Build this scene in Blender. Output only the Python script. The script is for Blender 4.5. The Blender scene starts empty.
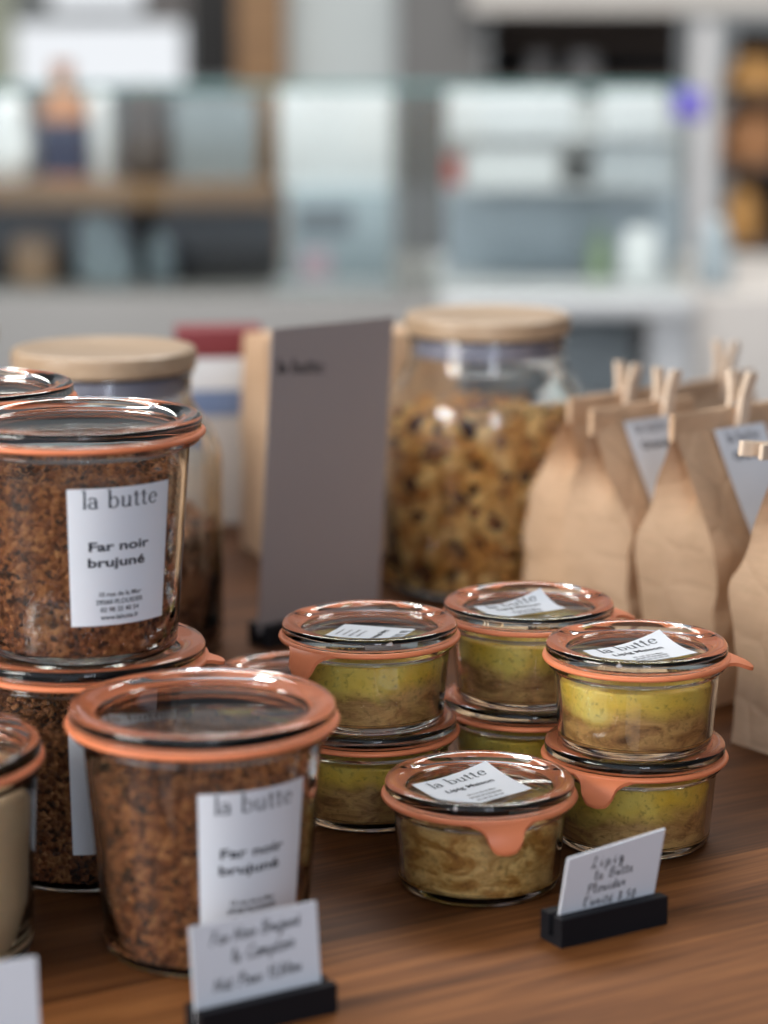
import bpy, bmesh, math, random
from mathutils import Vector, Matrix, noise

random.seed(11)
S = bpy.context.scene
COL = S.collection
R = math.radians
PI = math.pi

# ------------------------------------------------------------------ camera
CAM_H, PITCH, LENS = 0.384, 11.5, 85.0
cd = bpy.data.cameras.new('camera'); cam = bpy.data.objects.new('camera', cd); COL.objects.link(cam)
cam.location = (0, 0, CAM_H); cam.rotation_euler = (R(90 - PITCH), 0, 0)
cd.sensor_fit = 'VERTICAL'; cd.sensor_height = 36; cd.sensor_width = 27; cd.lens = LENS
cd.clip_start = 0.05; cd.clip_end = 60
cd.dof.use_dof = True; cd.dof.focus_distance = 1.135; cd.dof.aperture_fstop = 4.2
S.camera = cam

# ------------------------------------------------------------------ light
S.view_settings.view_transform = 'Standard'; S.view_settings.look = 'None'
S.view_settings.gamma = 1; S.view_settings.use_curve_mapping = False
S.view_settings.exposure = 0.0
w = bpy.data.worlds.new('world'); S.world = w; w.use_nodes = True
wn = w.node_tree.nodes; wl = w.node_tree.links
bg = wn['Background']; bg.inputs['Strength'].default_value = 1.0
# the unseen room: a glazed shopfront behind and left of the camera, dimmer walls and ceiling elsewhere
tcw = wn.new('ShaderNodeTexCoord'); dw = wn.new('ShaderNodeVectorMath'); dw.operation = 'DOT_PRODUCT'
dw.inputs[1].default_value = Vector((-0.46, -0.86, 0.22)).normalized()
wl.new(tcw.outputs['Generated'], dw.inputs[0])
rw = wn.new('ShaderNodeValToRGB'); ew = rw.color_ramp.elements
ew[0].position = 0.0; ew[0].color = (0.10, 0.105, 0.115, 1); ew[1].position = 0.92; ew[1].color = (0.78, 0.86, 1.0, 1)
e2 = ew.new(0.45); e2.color = (0.13, 0.137, 0.15, 1)
wl.new(dw.outputs['Value'], rw.inputs['Fac']); wl.new(rw.outputs['Color'], bg.inputs['Color'])

def area(name, loc, target, sx, sy, power, color):
    ld = bpy.data.lights.new(name, 'AREA'); ld.shape = 'RECTANGLE'; ld.size = sx; ld.size_y = sy
    ld.energy = power; ld.color = color
    o = bpy.data.objects.new(name, ld); COL.objects.link(o); o.location = loc
    o.rotation_euler = (Vector(target) - Vector(loc)).to_track_quat('-Z', 'Y').to_euler()
    return o
area('left_window_light', (-2.3, -0.15, 1.15), (0.05, 1.25, 0.05), 1.1, 1.3, 84, (1.0, 0.96, 0.91))
area('rear_window_light', (0.50, -1.7, 1.25), (0.0, 1.1, 0.05), 0.55, 1.5, 18, (0.80, 0.86, 1.0))
area('counter_fill_light', (0.0, 3.6, 2.7), (0.05, 4.3, 0.1), 3.4, 1.5, 185, (1.0, 0.975, 0.94))  # added fill lamp brightening the counter and background, no visible fixture

# ------------------------------------------------------------------ materials
def mat(name):
    m = bpy.data.materials.new(name); m.use_nodes = True
    nt = m.node_tree; b = nt.nodes['Principled BSDF']
    return m, nt, b
def N(nt, t, **kw):
    n = nt.nodes.new(t)
    for k, v in kw.items():
        if k in n.inputs: n.inputs[k].default_value = v
        else: setattr(n, k, v)
    return n
def ramp(nt, fac, stops, interp='LINEAR'):
    n = nt.nodes.new('ShaderNodeValToRGB'); e = n.color_ramp.elements; n.color_ramp.interpolation = interp
    while len(e) < len(stops): e.new(0.5)
    for el, (p, c) in zip(e, stops): el.position = p; el.color = (*c, 1)
    nt.links.new(fac, n.inputs['Fac']); return n
def bump(nt, b, height, strength, dist):
    n = N(nt, 'ShaderNodeBump', Strength=strength, Distance=dist)
    nt.links.new(height, n.inputs['Height']); nt.links.new(n.outputs['Normal'], b.inputs['Normal'])
def coords(nt, scale=(1, 1, 1), rot=(0, 0, 0), loc=(0, 0, 0)):
    tc = nt.nodes.new('ShaderNodeTexCoord'); mp = N(nt, 'ShaderNodeMapping', Scale=scale, Rotation=rot, Location=loc)
    nt.links.new(tc.outputs['Object'], mp.inputs['Vector']); return mp.outputs['Vector']
def noise_tex(nt, vec, scale, detail=4.0, rough=0.55, dist=0.0):
    n = N(nt, 'ShaderNodeTexNoise', Scale=scale, Detail=detail, Roughness=rough, Distortion=dist)
    nt.links.new(vec, n.inputs['Vector']); return n

def plain(name, col, rough=0.6, var=0.12, scale=6.0, metallic=0.0, spec=0.4):
    m, nt, b = mat(name)
    v = coords(nt); n = noise_tex(nt, v, scale)
    lo = tuple(c * (1 - var) for c in col); hi = tuple(min(1, c * (1 + var)) for c in col)
    r = ramp(nt, n.outputs['Fac'], [(0.3, lo), (0.7, hi)])
    nt.links.new(r.outputs['Color'], b.inputs['Base Color'])
    b.inputs['Roughness'].default_value = rough; b.inputs['Metallic'].default_value = metallic
    b.inputs['Specular IOR Level'].default_value = spec
    return m

def glass(name, col=(0.99, 0.994, 0.984), rough=0.0, ior=1.5):
    m = bpy.data.materials.new(name); m.use_nodes = True; nt = m.node_tree
    nt.nodes.remove(nt.nodes['Principled BSDF'])
    g = N(nt, 'ShaderNodeBsdfGlass', Roughness=rough, IOR=ior); g.inputs['Color'].default_value = (*col, 1)
    v = coords(nt); n = noise_tex(nt, v, 60.0, 1.0)
    bp = N(nt, 'ShaderNodeBump', Strength=0.06, Distance=0.001)
    nt.links.new(n.outputs['Fac'], bp.inputs['Height']); nt.links.new(bp.outputs['Normal'], g.inputs['Normal'])
    nt.links.new(g.outputs[0], nt.nodes['Material Output'].inputs['Surface'])
    return m
def thin_glass(name, col, refl=1.0):
    # single-sheet pane: straight-through light plus Fresnel reflection
    m = bpy.data.materials.new(name); m.use_nodes = True; nt = m.node_tree
    nt.nodes.remove(nt.nodes['Principled BSDF'])
    t = N(nt, 'ShaderNodeBsdfTransparent'); t.inputs['Color'].default_value = (*col, 1)
    g = N(nt, 'ShaderNodeBsdfGlossy', Roughness=0.02)
    f = N(nt, 'ShaderNodeFresnel', IOR=1.5); mx = nt.nodes.new('ShaderNodeMixShader')
    nt.links.new(f.outputs[0], mx.inputs[0]); nt.links.new(t.outputs[0], mx.inputs[1]); nt.links.new(g.outputs[0], mx.inputs[2])
    nt.links.new(mx.outputs[0], nt.nodes['Material Output'].inputs['Surface'])
    return m

def wood(name, dark, light, grain=(6, 90, 90), rough=0.5, rings=0.0):
    m, nt, b = mat(name)
    v = coords(nt, grain); n = noise_tex(nt, v, 1.0, 6.0, 0.6, 0.4)
    r = ramp(nt, n.outputs['Fac'], [(0.28, dark), (0.72, light)])
    nt.links.new(r.outputs['Color'], b.inputs['Base Color']); b.inputs['Roughness'].default_value = rough
    bump(nt, b, n.outputs['Fac'], 0.15, 0.001)
    return m

def table_material():
    m, nt, b = mat('oiled_oak')
    tc = nt.nodes.new('ShaderNodeTexCoord'); sep = nt.nodes.new('ShaderNodeSeparateXYZ')
    nt.links.new(tc.outputs['Object'], sep.inputs[0])
    d = N(nt, 'ShaderNodeMath', operation='DIVIDE'); d.inputs[1].default_value = PLANK; nt.links.new(sep.outputs['Y'], d.inputs[0])
    fl = N(nt, 'ShaderNodeMath', operation='FLOOR'); nt.links.new(d.outputs[0], fl.inputs[0])
    wn_ = N(nt, 'ShaderNodeTexWhiteNoise', noise_dimensions='1D'); nt.links.new(fl.outputs[0], wn_.inputs['W'])
    mp = N(nt, 'ShaderNodeMapping', Scale=(4.0, 75.0, 20.0)); nt.links.new(tc.outputs['Object'], mp.inputs['Vector'])
    add = N(nt, 'ShaderNodeVectorMath', operation='ADD'); nt.links.new(mp.outputs[0], add.inputs[0]); nt.links.new(wn_.outputs['Color'], add.inputs[1])
    n1 = noise_tex(nt, add.outputs[0], 1.0, 7.0, 0.62, 0.8)
    mp2 = N(nt, 'ShaderNodeMapping', Scale=(12.0, 320.0, 20.0)); nt.links.new(tc.outputs['Object'], mp2.inputs['Vector'])
    n2 = noise_tex(nt, mp2.outputs[0], 1.0, 3.0, 0.6)
    r1 = ramp(nt, n1.outputs['Fac'], [(0.25, (0.050, 0.017, 0.005)), (0.5, (0.122, 0.044, 0.0125)), (0.78, (0.215, 0.084, 0.025))])
    r2 = ramp(nt, n2.outputs['Fac'], [(0.35, (0.72, 0.72, 0.72)), (0.6, (1, 1, 1))])
    mx = N(nt, 'ShaderNodeMix', data_type='RGBA', blend_type='MULTIPLY'); mx.inputs[0].default_value = 1.0
    nt.links.new(r1.outputs['Color'], mx.inputs[6]); nt.links.new(r2.outputs['Color'], mx.inputs[7])
    # the board along the front edge has a lighter base colour than those behind it
    g = N(nt, 'ShaderNodeMath', operation='LESS_THAN'); g.inputs[1].default_value = 0.0; nt.links.new(sep.outputs['Y'], g.inputs[0])
    tone = ramp(nt, g.outputs[0], [(0.0, (0.80, 0.77, 0.76)), (1.0, (1.75, 1.78, 1.85))])
    mx2 = N(nt, 'ShaderNodeMix', data_type='RGBA', blend_type='MULTIPLY'); mx2.inputs[0].default_value = 1.0
    nt.links.new(mx.outputs[2], mx2.inputs[6]); nt.links.new(tone.outputs['Color'], mx2.inputs[7])
    nt.links.new(mx2.outputs[2], b.inputs['Base Color'])
    b.inputs['Roughness'].default_value = 0.55; b.inputs['Specular IOR Level'].default_value = 0.13
    bump(nt, b, n2.outputs['Fac'], 0.25, 0.0006)
    return m

def crumb_material():
    m, nt, b = mat('brown_cake_crumb')
    v = coords(nt); n0 = noise_tex(nt, v, 300.0, 2.0)
    wv = N(nt, 'ShaderNodeMix', data_type='RGBA', blend_type='LINEAR_LIGHT'); wv.inputs[0].default_value = 0.0016
    nt.links.new(v, wv.inputs[6]); nt.links.new(n0.outputs['Color'], wv.inputs[7])
    vo = N(nt, 'ShaderNodeTexVoronoi', Scale=400.0); nt.links.new(wv.outputs[2], vo.inputs['Vector'])
    n = noise_tex(nt, v, 90.0, 4.0, 0.65)
    mix = N(nt, 'ShaderNodeMix', data_type='RGBA', blend_type='MIX'); mix.inputs[0].default_value = 0.40
    nt.links.new(n.outputs['Fac'], mix.inputs[6]); nt.links.new(vo.outputs['Color'], mix.inputs[7])
    bw = nt.nodes.new('ShaderNodeRGBToBW'); nt.links.new(mix.outputs[2], bw.inputs[0])
    r = ramp(nt, bw.outputs[0], [(0.34, (0.028, 0.009, 0.005)), (0.44, (0.17, 0.050, 0.015)), (0.57, (0.37, 0.130, 0.040)), (0.74, (0.58, 0.26, 0.095))])
    nt.links.new(r.outputs['Color'], b.inputs['Base Color']); b.inputs['Roughness'].default_value = 0.7
    iv = N(nt, 'ShaderNodeMath', operation='SUBTRACT'); iv.inputs[0].default_value = 1.0; nt.links.new(vo.outputs['Distance'], iv.inputs[1])
    bump(nt, b, iv.outputs[0], 1.0, 0.0022)
    return m

def pate_material(name, z_split, spread, top, top2, low, low2, dark):
    # layered filling: pale yellow fat over shredded meat, the boundary wavering
    m, nt, b = mat(name)
    tc = nt.nodes.new('ShaderNodeTexCoord'); sep = nt.nodes.new('ShaderNodeSeparateXYZ'); nt.links.new(tc.outputs['Object'], sep.inputs[0])
    oi = nt.nodes.new('ShaderNodeObjectInfo')
    ad = N(nt, 'ShaderNodeVectorMath', operation='ADD'); nt.links.new(tc.outputs['Object'], ad.inputs[0]); nt.links.new(oi.outputs['Random'], ad.inputs[1])
    big = noise_tex(nt, ad.outputs[0], 38.0, 3.0, 0.5)
    mp = N(nt, 'ShaderNodeMapping', Scale=(1, 1, 2.4)); nt.links.new(ad.outputs[0], mp.inputs['Vector'])
    st = noise_tex(nt, mp.outputs[0], 48.0, 7.0, 0.70, 0.9)
    fine = noise_tex(nt, ad.outputs[0], 420.0, 3.0, 0.6)
    w_ = N(nt, 'ShaderNodeMath', operation='MULTIPLY_ADD'); w_.inputs[1].default_value = 0.030; w_.inputs[2].default_value = -0.015
    nt.links.new(big.outputs['Fac'], w_.inputs[0])
    z = N(nt, 'ShaderNodeMath', operation='ADD'); nt.links.new(sep.outputs['Z'], z.inputs[0]); nt.links.new(w_.outputs[0], z.inputs[1])
    mr = N(nt, 'ShaderNodeMapRange'); mr.inputs['From Min'].default_value = z_split - spread; mr.inputs['From Max'].default_value = z_split + spread
    nt.links.new(z.outputs[0], mr.inputs['Value'])
    c_top = ramp(nt, big.outputs['Fac'], [(0.35, top), (0.65, top2)])
    c_low = ramp(nt, st.outputs['Fac'], [(0.32, dark), (0.45, low), (0.60, low2)])
    mx = N(nt, 'ShaderNodeMix', data_type='RGBA'); nt.links.new(mr.outputs[0], mx.inputs[0])
    nt.links.new(c_low.outputs['Color'], mx.inputs[6]); nt.links.new(c_top.outputs['Color'], mx.inputs[7])
    sp = ramp(nt, fine.outputs['Fac'], [(0.30, (0.55, 0.5, 0.42)), (0.45, (1, 1, 1))])
    mx2 = N(nt, 'ShaderNodeMix', data_type='RGBA', blend_type='MULTIPLY'); mx2.inputs[0].default_value = 0.8
    nt.links.new(mx.outputs[2], mx2.inputs[6]); nt.links.new(sp.outputs['Color'], mx2.inputs[7])
    nt.links.new(mx2.outputs[2], b.inputs['Base Color'])
    b.inputs['Roughness'].default_value = 0.42
    bump(nt, b, st.outputs['Fac'], 0.35, 0.0015)
    return m

def granola_material(name, stops):
    m, nt, b = mat(name)
    gi = nt.nodes.new('ShaderNodeNewGeometry'); v = coords(nt); n = noise_tex(nt, v, 260.0, 4.0, 0.6)
    a = N(nt, 'ShaderNodeMath', operation='MULTIPLY_ADD'); a.inputs[1].default_value = 0.5
    nt.links.new(n.outputs['Fac'], a.inputs[0])
    s = N(nt, 'ShaderNodeMath', operation='MULTIPLY_ADD'); s.inputs[1].default_value = 0.75; s.inputs[2].default_value = -0.12
    nt.links.new(gi.outputs['Random Per Island'], s.inputs[0]); nt.links.new(s.outputs[0], a.inputs[2])
    r = ramp(nt, a.outputs[0], stops); nt.links.new(r.outputs['Color'], b.inputs['Base Color'])
    b.inputs['Roughness'].default_value = 0.55
    bump(nt, b, n.outputs['Fac'], 0.5, 0.002)
    return m

def kraft_material():
    m, nt, b = mat('kraft_paper')
    v = coords(nt, (1, 1, 1)); n = noise_tex(nt, v, 22.0, 5.0, 0.6)
    mp = coords(nt, (60, 60, 700)); f = noise_tex(nt, mp, 1.0, 3.0)
    r = ramp(nt, n.outputs['Fac'], [(0.3, (0.60, 0.395, 0.24)), (0.7, (0.71, 0.48, 0.305))])
    r2 = ramp(nt, f.outputs['Fac'], [(0.35, (0.92, 0.92, 0.92)), (0.65, (1, 1, 1))])
    mx = N(nt, 'ShaderNodeMix', data_type='RGBA', blend_type='MULTIPLY'); mx.inputs[0].default_value = 1.0
    nt.links.new(r.outputs['Color'], mx.inputs[6]); nt.links.new(r2.outputs['Color'], mx.inputs[7])
    nt.links.new(mx.outputs[2], b.inputs['Base Color']); b.inputs['Roughness'].default_value = 0.72
    b.inputs['Specular IOR Level'].default_value = 0.3
    vc = N(nt, 'ShaderNodeTexVoronoi', Scale=34.0, feature='DISTANCE_TO_EDGE'); nt.links.new(v, vc.inputs['Vector'])
    cr = ramp(nt, vc.outputs['Distance'], [(0.0, (0, 0, 0)), (0.12, (1, 1, 1))])
    ad = N(nt, 'ShaderNodeMath', operation='MULTIPLY_ADD'); ad.inputs[1].default_value = 0.22; nt.links.new(cr.outputs['Color'], ad.inputs[0]); nt.links.new(n.outputs['Fac'], ad.inputs[2])
    bump(nt, b, ad.outputs[0], 0.55, 0.004)
    return m

PLANK = 0.16
M = dict(
    glass=glass('jar_glass'), lidglass=glass('lid_glass', (0.985, 0.995, 0.988)),
    pane=thin_glass('counter_glass', (0.93, 0.96, 0.955)), pane_edge=plain('glass_edge_green', (0.14, 0.27, 0.26), 0.25),
    rubber=plain('orange_rubber', (0.78, 0.235, 0.10), 0.42, 0.08, 40),
    paper=plain('white_paper', (0.76, 0.79, 0.83), 0.7, 0.02, 20), ink=plain('black_ink', (0.025, 0.027, 0.035), 0.6),
    ink_grey=plain('slate_ink', (0.04, 0.05, 0.065), 0.6), pen=plain('pen_ink', (0.035, 0.035, 0.06), 0.5),
    crumb=crumb_material(),
    lipig=pate_material('pate_yellow_topped', 0.0222, 0.0042, (0.96, 0.61, 0.05), (0.99, 0.77, 0.18), (0.50, 0.25, 0.08), (0.76, 0.46, 0.17), (0.19, 0.085, 0.028)),
    lipig2=pate_material('pate_shredded', 0.075, 0.02, (0.56, 0.45, 0.16), (0.66, 0.55, 0.25), (0.58, 0.27, 0.05), (0.99, 0.67, 0.25), (0.24, 0.09, 0.02)),
    cream=plain('cream_pudding', (0.95, 0.71, 0.44), 0.5, 0.08, 50),
    granola=granola_material('golden_granola', [(0.10, (0.03, 0.011, 0.009)), (0.19, (0.09, 0.028, 0.014)), (0.25, (0.44, 0.165, 0.03)), (0.54, (0.76, 0.35, 0.075)), (0.82, (0.97, 0.62, 0.23))]),
    granola_dark=granola_material('dark_granola', [(0.05, (0.03, 0.012, 0.008)), (0.3, (0.10, 0.035, 0.018)), (0.6, (0.22, 0.085, 0.04)), (0.95, (0.42, 0.2, 0.1))]),
    kraft=kraft_material(), lidwood=wood('pale_acacia', (0.38, 0.25, 0.145), (0.56, 0.41, 0.275), (8, 70, 70), 0.38),
    pegwood=wood('birch_peg', (0.72, 0.55, 0.39), (0.90, 0.73, 0.56), (60, 60, 400), 0.6),
    metal=plain('steel', (0.5, 0.5, 0.5), 0.35, 0.05, 20, 1.0), silicone=plain('clear_seal', (0.36, 0.36, 0.46), 0.35, 0.05),
    black=plain('black_plastic', (0.009, 0.0095, 0.012), 0.55, 0.1, 30, 0, 0.2), greycard=plain('taupe_card', (0.37, 0.32, 0.305), 0.75, 0.03, 8),
    table=None,
)
M['table'] = table_material()

# ------------------------------------------------------------------ mesh helpers
def link(name, me, m, parent=None, loc=None):
    o = bpy.data.objects.new(name, me); COL.objects.link(o)
    if m is not None:
        if not me.materials: me.materials.append(m)
    if parent is not None: o.parent = parent
    if loc is not None: o.location = loc
    return o
def to_mesh(bm, name, smooth=None, recalc=True):
    if recalc: bmesh.ops.recalc_face_normals(bm, faces=bm.faces)
    me = bpy.data.meshes.new(name); bm.to_mesh(me); bm.free()
    if smooth is not None:
        me.shade_smooth()
        if smooth < 180: me.set_sharp_from_angle(angle=R(smooth))
    return me
def tag(o, label=None, cat=None, group=None, kind=None):
    if label: o['label'] = label
    if cat: o['category'] = cat
    if group: o['group'] = group
    if kind: o['kind'] = kind
    return o
def empty(name, loc, rz, label, cat, group=None):
    o = bpy.data.objects.new(name, None); COL.objects.link(o); o.location = loc; o.rotation_euler = (0, 0, rz)
    o.empty_display_size = 0.02
    return tag(o, label, cat, group)

def lathe(bm, prof, seg=96, closed=False):
    rows = []
    for r, z in prof:
        if r < 1e-6: rows.append([bm.verts.new((0, 0, z))])
        else: rows.append([bm.verts.new((r * math.sin(2 * PI * k / seg), -r * math.cos(2 * PI * k / seg), z)) for k in range(seg)])
    n = len(rows)
    for i in range(n if closed else n - 1):
        a, b = rows[i], rows[(i + 1) % n]
        for k in range(seg):
            k2 = (k + 1) % seg
            if len(a) == 1 and len(b) == 1: continue
            if len(a) == 1: bm.faces.new((a[0], b[k], b[k2]))
            elif len(b) == 1: bm.faces.new((a[k], b[0], a[k2]))
            else: bm.faces.new((a[k], b[k], b[k2], a[k2]))
def arc(cx, cz, r, a0, a1, n=5):
    return [(cx + r * math.cos(R(a0 + (a1 - a0) * i / n)), cz + r * math.sin(R(a0 + (a1 - a0) * i / n))) for i in range(n + 1)]
def box(bm, x0, x1, y0, y1, z0, z1, bev=0.0, xf=None):
    vs = [bm.verts.new((x, y, z)) for x in (x0, x1) for y in (y0, y1) for z in (z0, z1)]
    fs = [bm.faces.new([vs[i] for i in q]) for q in ((0, 1, 3, 2), (4, 6, 7, 5), (0, 4, 5, 1), (2, 3, 7, 6), (0, 2, 6, 4), (1, 5, 7, 3))]
    if bev > 0:
        es = list({e for f in fs for e in f.edges})
        g = bmesh.ops.bevel(bm, geom=es, offset=bev, segments=2, affect='EDGES', profile=0.6)
        vs = list({v for f in g['faces'] for v in f.verts} | {v for v in vs if v.is_valid})
    if xf is not None: bmesh.ops.transform(bm, matrix=xf, verts=[v for v in vs if v.is_valid])
def box_mesh(name, *a, bev=0.0, smooth=40):
    bm = bmesh.new(); box(bm, *a, bev=bev); return to_mesh(bm, name, smooth)

# --- lettering: Blender's built-in face as flat triangles, and a drawn serif / a drawn pen hand
def sans(text, size, sx=1.0, bold=0.0, align='CENTER'):
    cu = bpy.data.curves.new('t', 'FONT'); cu.body = text; cu.size = size; cu.align_x = align; cu.offset = bold; cu.resolution_u = 3
    o = bpy.data.objects.new('t', cu); COL.objects.link(o)
    me = bpy.data.meshes.new_from_object(o.evaluated_get(bpy.context.evaluated_depsgraph_get()))
    tris = []
    me.calc_loop_triangles()
    for t in me.loop_triangles: tris.append([(me.vertices[i].co.x * sx, me.vertices[i].co.y) for i in t.vertices])
    bpy.data.objects.remove(o); bpy.data.curves.remove(cu); bpy.data.meshes.remove(me)
    return tris
def ribbon(pts, wd):
    # pts polyline, wd one width or a width per point -> quads as triangles
    if not isinstance(wd, (list, tuple)): wd = [wd] * len(pts)
    L, Rr = [], []
    for i, (x, y) in enumerate(pts):
        a = pts[max(0, i - 1)]; b = pts[min(len(pts) - 1, i + 1)]
        dx, dy = b[0] - a[0], b[1] - a[1]; l = math.hypot(dx, dy) or 1
        nx, ny = -dy / l * wd[i] / 2, dx / l * wd[i] / 2
        L.append((x + nx, y + ny)); Rr.append((x - nx, y - ny))
    out = []
    for i in range(len(pts) - 1):
        out.append([Rr[i], Rr[i + 1], L[i + 1]]); out.append([Rr[i], L[i + 1], L[i]])
    return out
def smooth_line(p, n=5):
    if len(p) < 3: return p
    q = []
    P_ = [p[0]] + list(p) + [p[-1]]
    for i in range(1, len(P_) - 2):
        a, b, c, d = P_[i - 1:i + 3]
        for k in range(n):
            t = k / n
            q.append(tuple(0.5 * ((2 * b[j]) + (-a[j] + c[j]) * t + (2 * a[j] - 5 * b[j] + 4 * c[j] - d[j]) * t * t + (-a[j] + 3 * b[j] - 3 * c[j] + d[j]) * t ** 3) for j in (0, 1)))
    q.append(p[-1]); return q
def ell(cx, cy, rx, ry, a0, a1, w0, w1, n=20):
    # elliptical stroke, thick where it runs vertically
    pts, ws = [], []
    for i in range(n + 1):
        a = R(a0 + (a1 - a0) * i / n)
        pts.append((cx + rx * math.cos(a), cy + ry * math.sin(a))); ws.append(w1 + (w0 - w1) * abs(math.cos(a)) ** 1.3)
    return ribbon(pts, ws)
def rect(x0, y0, x1, y1): return [[(x0, y0), (x1, y0), (x1, y1)], [(x0, y0), (x1, y1), (x0, y1)]]
T_, H_ = 0.19, 0.085
SERIF = {
    'l': (0.42, rect(.13, 0, .13 + T_, 1.62) + rect(.02, 0, .40, .05) + ribbon([(.0, 1.52), (.16, 1.62)], [.03, .10])),
    'a': (0.86, rect(.52, .08, .52 + T_, .72) + ell(.34, .68, .255, .30, 0, 165, T_, H_) + ell(.35, .29, .29, .27, 20, 360, T_, H_) + ribbon([(.60, .10), (.70, .03), (.84, .08)], [.12, .07, .04])),
    'b': (1.02, rect(.10, .02, .10 + T_, 1.62) + ribbon([(-.03, 1.52), (.13, 1.62)], [.03, .10]) + ell(.52, .49, .36, .47, -170, 170, T_, H_)),
    'u': (1.06, rect(.10, .25, .10 + T_, .97) + rect(-.02, .92, .25, .97) + ell(.44, .30, .265, .27, 180, 345, T_, H_) + rect(.70, 0, .70 + T_, .97) + rect(.58, .92, .85, .97) + rect(.72, 0, .98, .05)),
    't': (0.62, rect(.14, .2, .14 + T_, 1.28) + rect(-.02, .90, .52, .97) + ell(.37, .22, .155, .19, 180, 330, T_, H_) + ribbon([(.0, .94), (.16, 1.27)], [.02, .10])),
    'e': (0.90, ell(.45, .49, .36, .46, 8, 325, T_, H_) + rect(.12, .50, .80, .56) + ell(.45, .5, .36, .45, 0, 60, T_, H_)),
    ' ': (0.50, []),
}
def serif(text, xh):
    out, x = [], 0.0
    for ch in text:
        wd, tr = SERIF[ch]
        for t in tr: out.append([((p[0] + x) * xh, p[1] * xh) for p in t])
        x += wd + 0.10
    tot = (x - 0.10) * xh
    return [[(p[0] - tot / 2, p[1]) for p in t] for t in out]
PEN = {   # single-stroke cursive letters, x-height 1
    'F': (1.3, [[(.1, 0), (.45, 1.0), (.6, 1.9)], [(.2, 1.75), (.7, 1.95), (1.3, 1.9)], [(.25, 1.0), (.95, 1.1)]]),
    'N': (1.4, [[(.0, 0), (.3, 1.8)], [(.3, 1.8), (.85, .05)], [(.85, .05), (1.25, 1.95)]]),
    'B': (1.3, [[(.15, 0), (.4, 1.9)], [(.2, 1.6), (.7, 1.95), (1.15, 1.6), (.55, 1.0), (1.15, .7), (.8, .05), (.1, .1)]]),
    'L': (1.2, [[(.5, 1.7), (.8, 1.95), (.6, 1.2), (.25, .2), (.0, .1), (.4, .2), (1.1, 0)]]),
    'C': (1.2, [[(1.15, 1.6), (.8, 1.95), (.25, 1.3), (.15, .5), (.5, .0), (1.15, .35)]]),
    'P': (1.2, [[(.15, -.1), (.4, 1.85)], [(.1, 1.5), (.6, 1.95), (1.15, 1.6), (.8, 1.0), (.35, .95)]]),
    'V': (1.2, [[(.0, 1.8), (.35, .0), (1.1, 1.9)]]),
    'a': (.95, [[(.75, .85), (.35, 1.0), (.05, .45), (.3, .0), (.7, .5), (.78, .9), (.72, .2), (.98, .1)]]),
    'r': (.75, [[(.0, .2), (.2, .95), (.35, .8), (.65, .85), (.5, .2), (.75, .1)]]),
    'o': (.85, [[(.5, 1.0), (.1, .7), (.2, .05), (.65, .15), (.7, .8), (.45, .95), (.9, .85)]]),
    'i': (.5, [[(.05, .2), (.25, .95), (.2, .15), (.5, .15)], [(.3, 1.35), (.36, 1.48)]]),
    'u': (1.0, [[(.0, .8), (.15, .95), (.15, .2), (.45, .1), (.75, .9), (.72, .15), (1.0, .15)]]),
    'j': (.5, [[(.05, .6), (.3, .95), (.2, -.7), (-.1, -.75), (.1, -.3), (.5, .2)], [(.35, 1.35), (.4, 1.48)]]),
    'n': (1.0, [[(.05, .9), (.12, .05), (.2, .6), (.5, 1.0), (.65, .7), (.65, .1), (1.0, .2)]]),
    'e': (.75, [[(.1, .4), (.5, .6), (.45, .95), (.15, .8), (.1, .2), (.45, .0), (.75, .25)]]),
    'é': (.75, [[(.1, .4), (.5, .6), (.45, .95), (.15, .8), (.1, .2), (.45, .0), (.75, .25)], [(.35, 1.2), (.6, 1.5)]]),
    'l': (.55, [[(.0, .3), (.35, 1.4), (.3, 1.9), (.12, 1.5), (.2, .1), (.55, .15)]]),
    'm': (1.4, [[(.05, .9), (.1, .05), (.2, .7), (.45, .95), (.5, .1), (.65, .8), (.9, .95), (.98, .15), (1.4, .2)]]),
    'p': (.95, [[(.1, .9), (.05, -.8)], [(.08, .4), (.35, .95), (.7, .7), (.5, .05), (.15, .15)], [(.5, .05), (.95, .15)]]),
    't': (.6, [[(.25, 1.6), (.15, .2), (.35, .0), (.6, .2)], [(-.05, 1.05), (.55, 1.1)]]),
    'd': (.95, [[(.7, .8), (.3, .95), (.05, .4), (.3, .0), (.7, .5), (.85, 1.8), (.75, .2), (.98, .1)]]),
    'g': (.85, [[(.7, .85), (.3, .95), (.1, .45), (.4, .15), (.7, .8), (.6, -.6), (.2, -.75), (.3, -.3), (.85, .3)]]),
    'x': (.8, [[(.0, .9), (.7, .0)], [(.7, .95), (.05, .0)]]),
    '1': (.6, [[(.05, 1.2), (.4, 1.75), (.3, 0)]]), '3': (.9, [[(.1, 1.6), (.5, 1.8), (.7, 1.3), (.3, .95), (.75, .6), (.4, 0), (.05, .2)]]),
    '5': (.9, [[(.75, 1.75), (.25, 1.7), (.15, 1.0), (.6, 1.05), (.65, .3), (.1, .05)]]), '8': (.9, [[(.6, 1.4), (.35, 1.75), (.15, 1.35), (.6, .6), (.4, 0), (.1, .35), (.6, 1.3)]]),
    '0': (.9, [[(.4, 1.7), (.1, .9), (.3, 0), (.7, .7), (.5, 1.65), (.38, 1.7)]]), ',': (.4, [[(.15, .1), (.05, -.3)]]),
    "'": (.4, [[(.2, 1.9), (.15, 1.5)]]), ' ': (.8, []),
}
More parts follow.
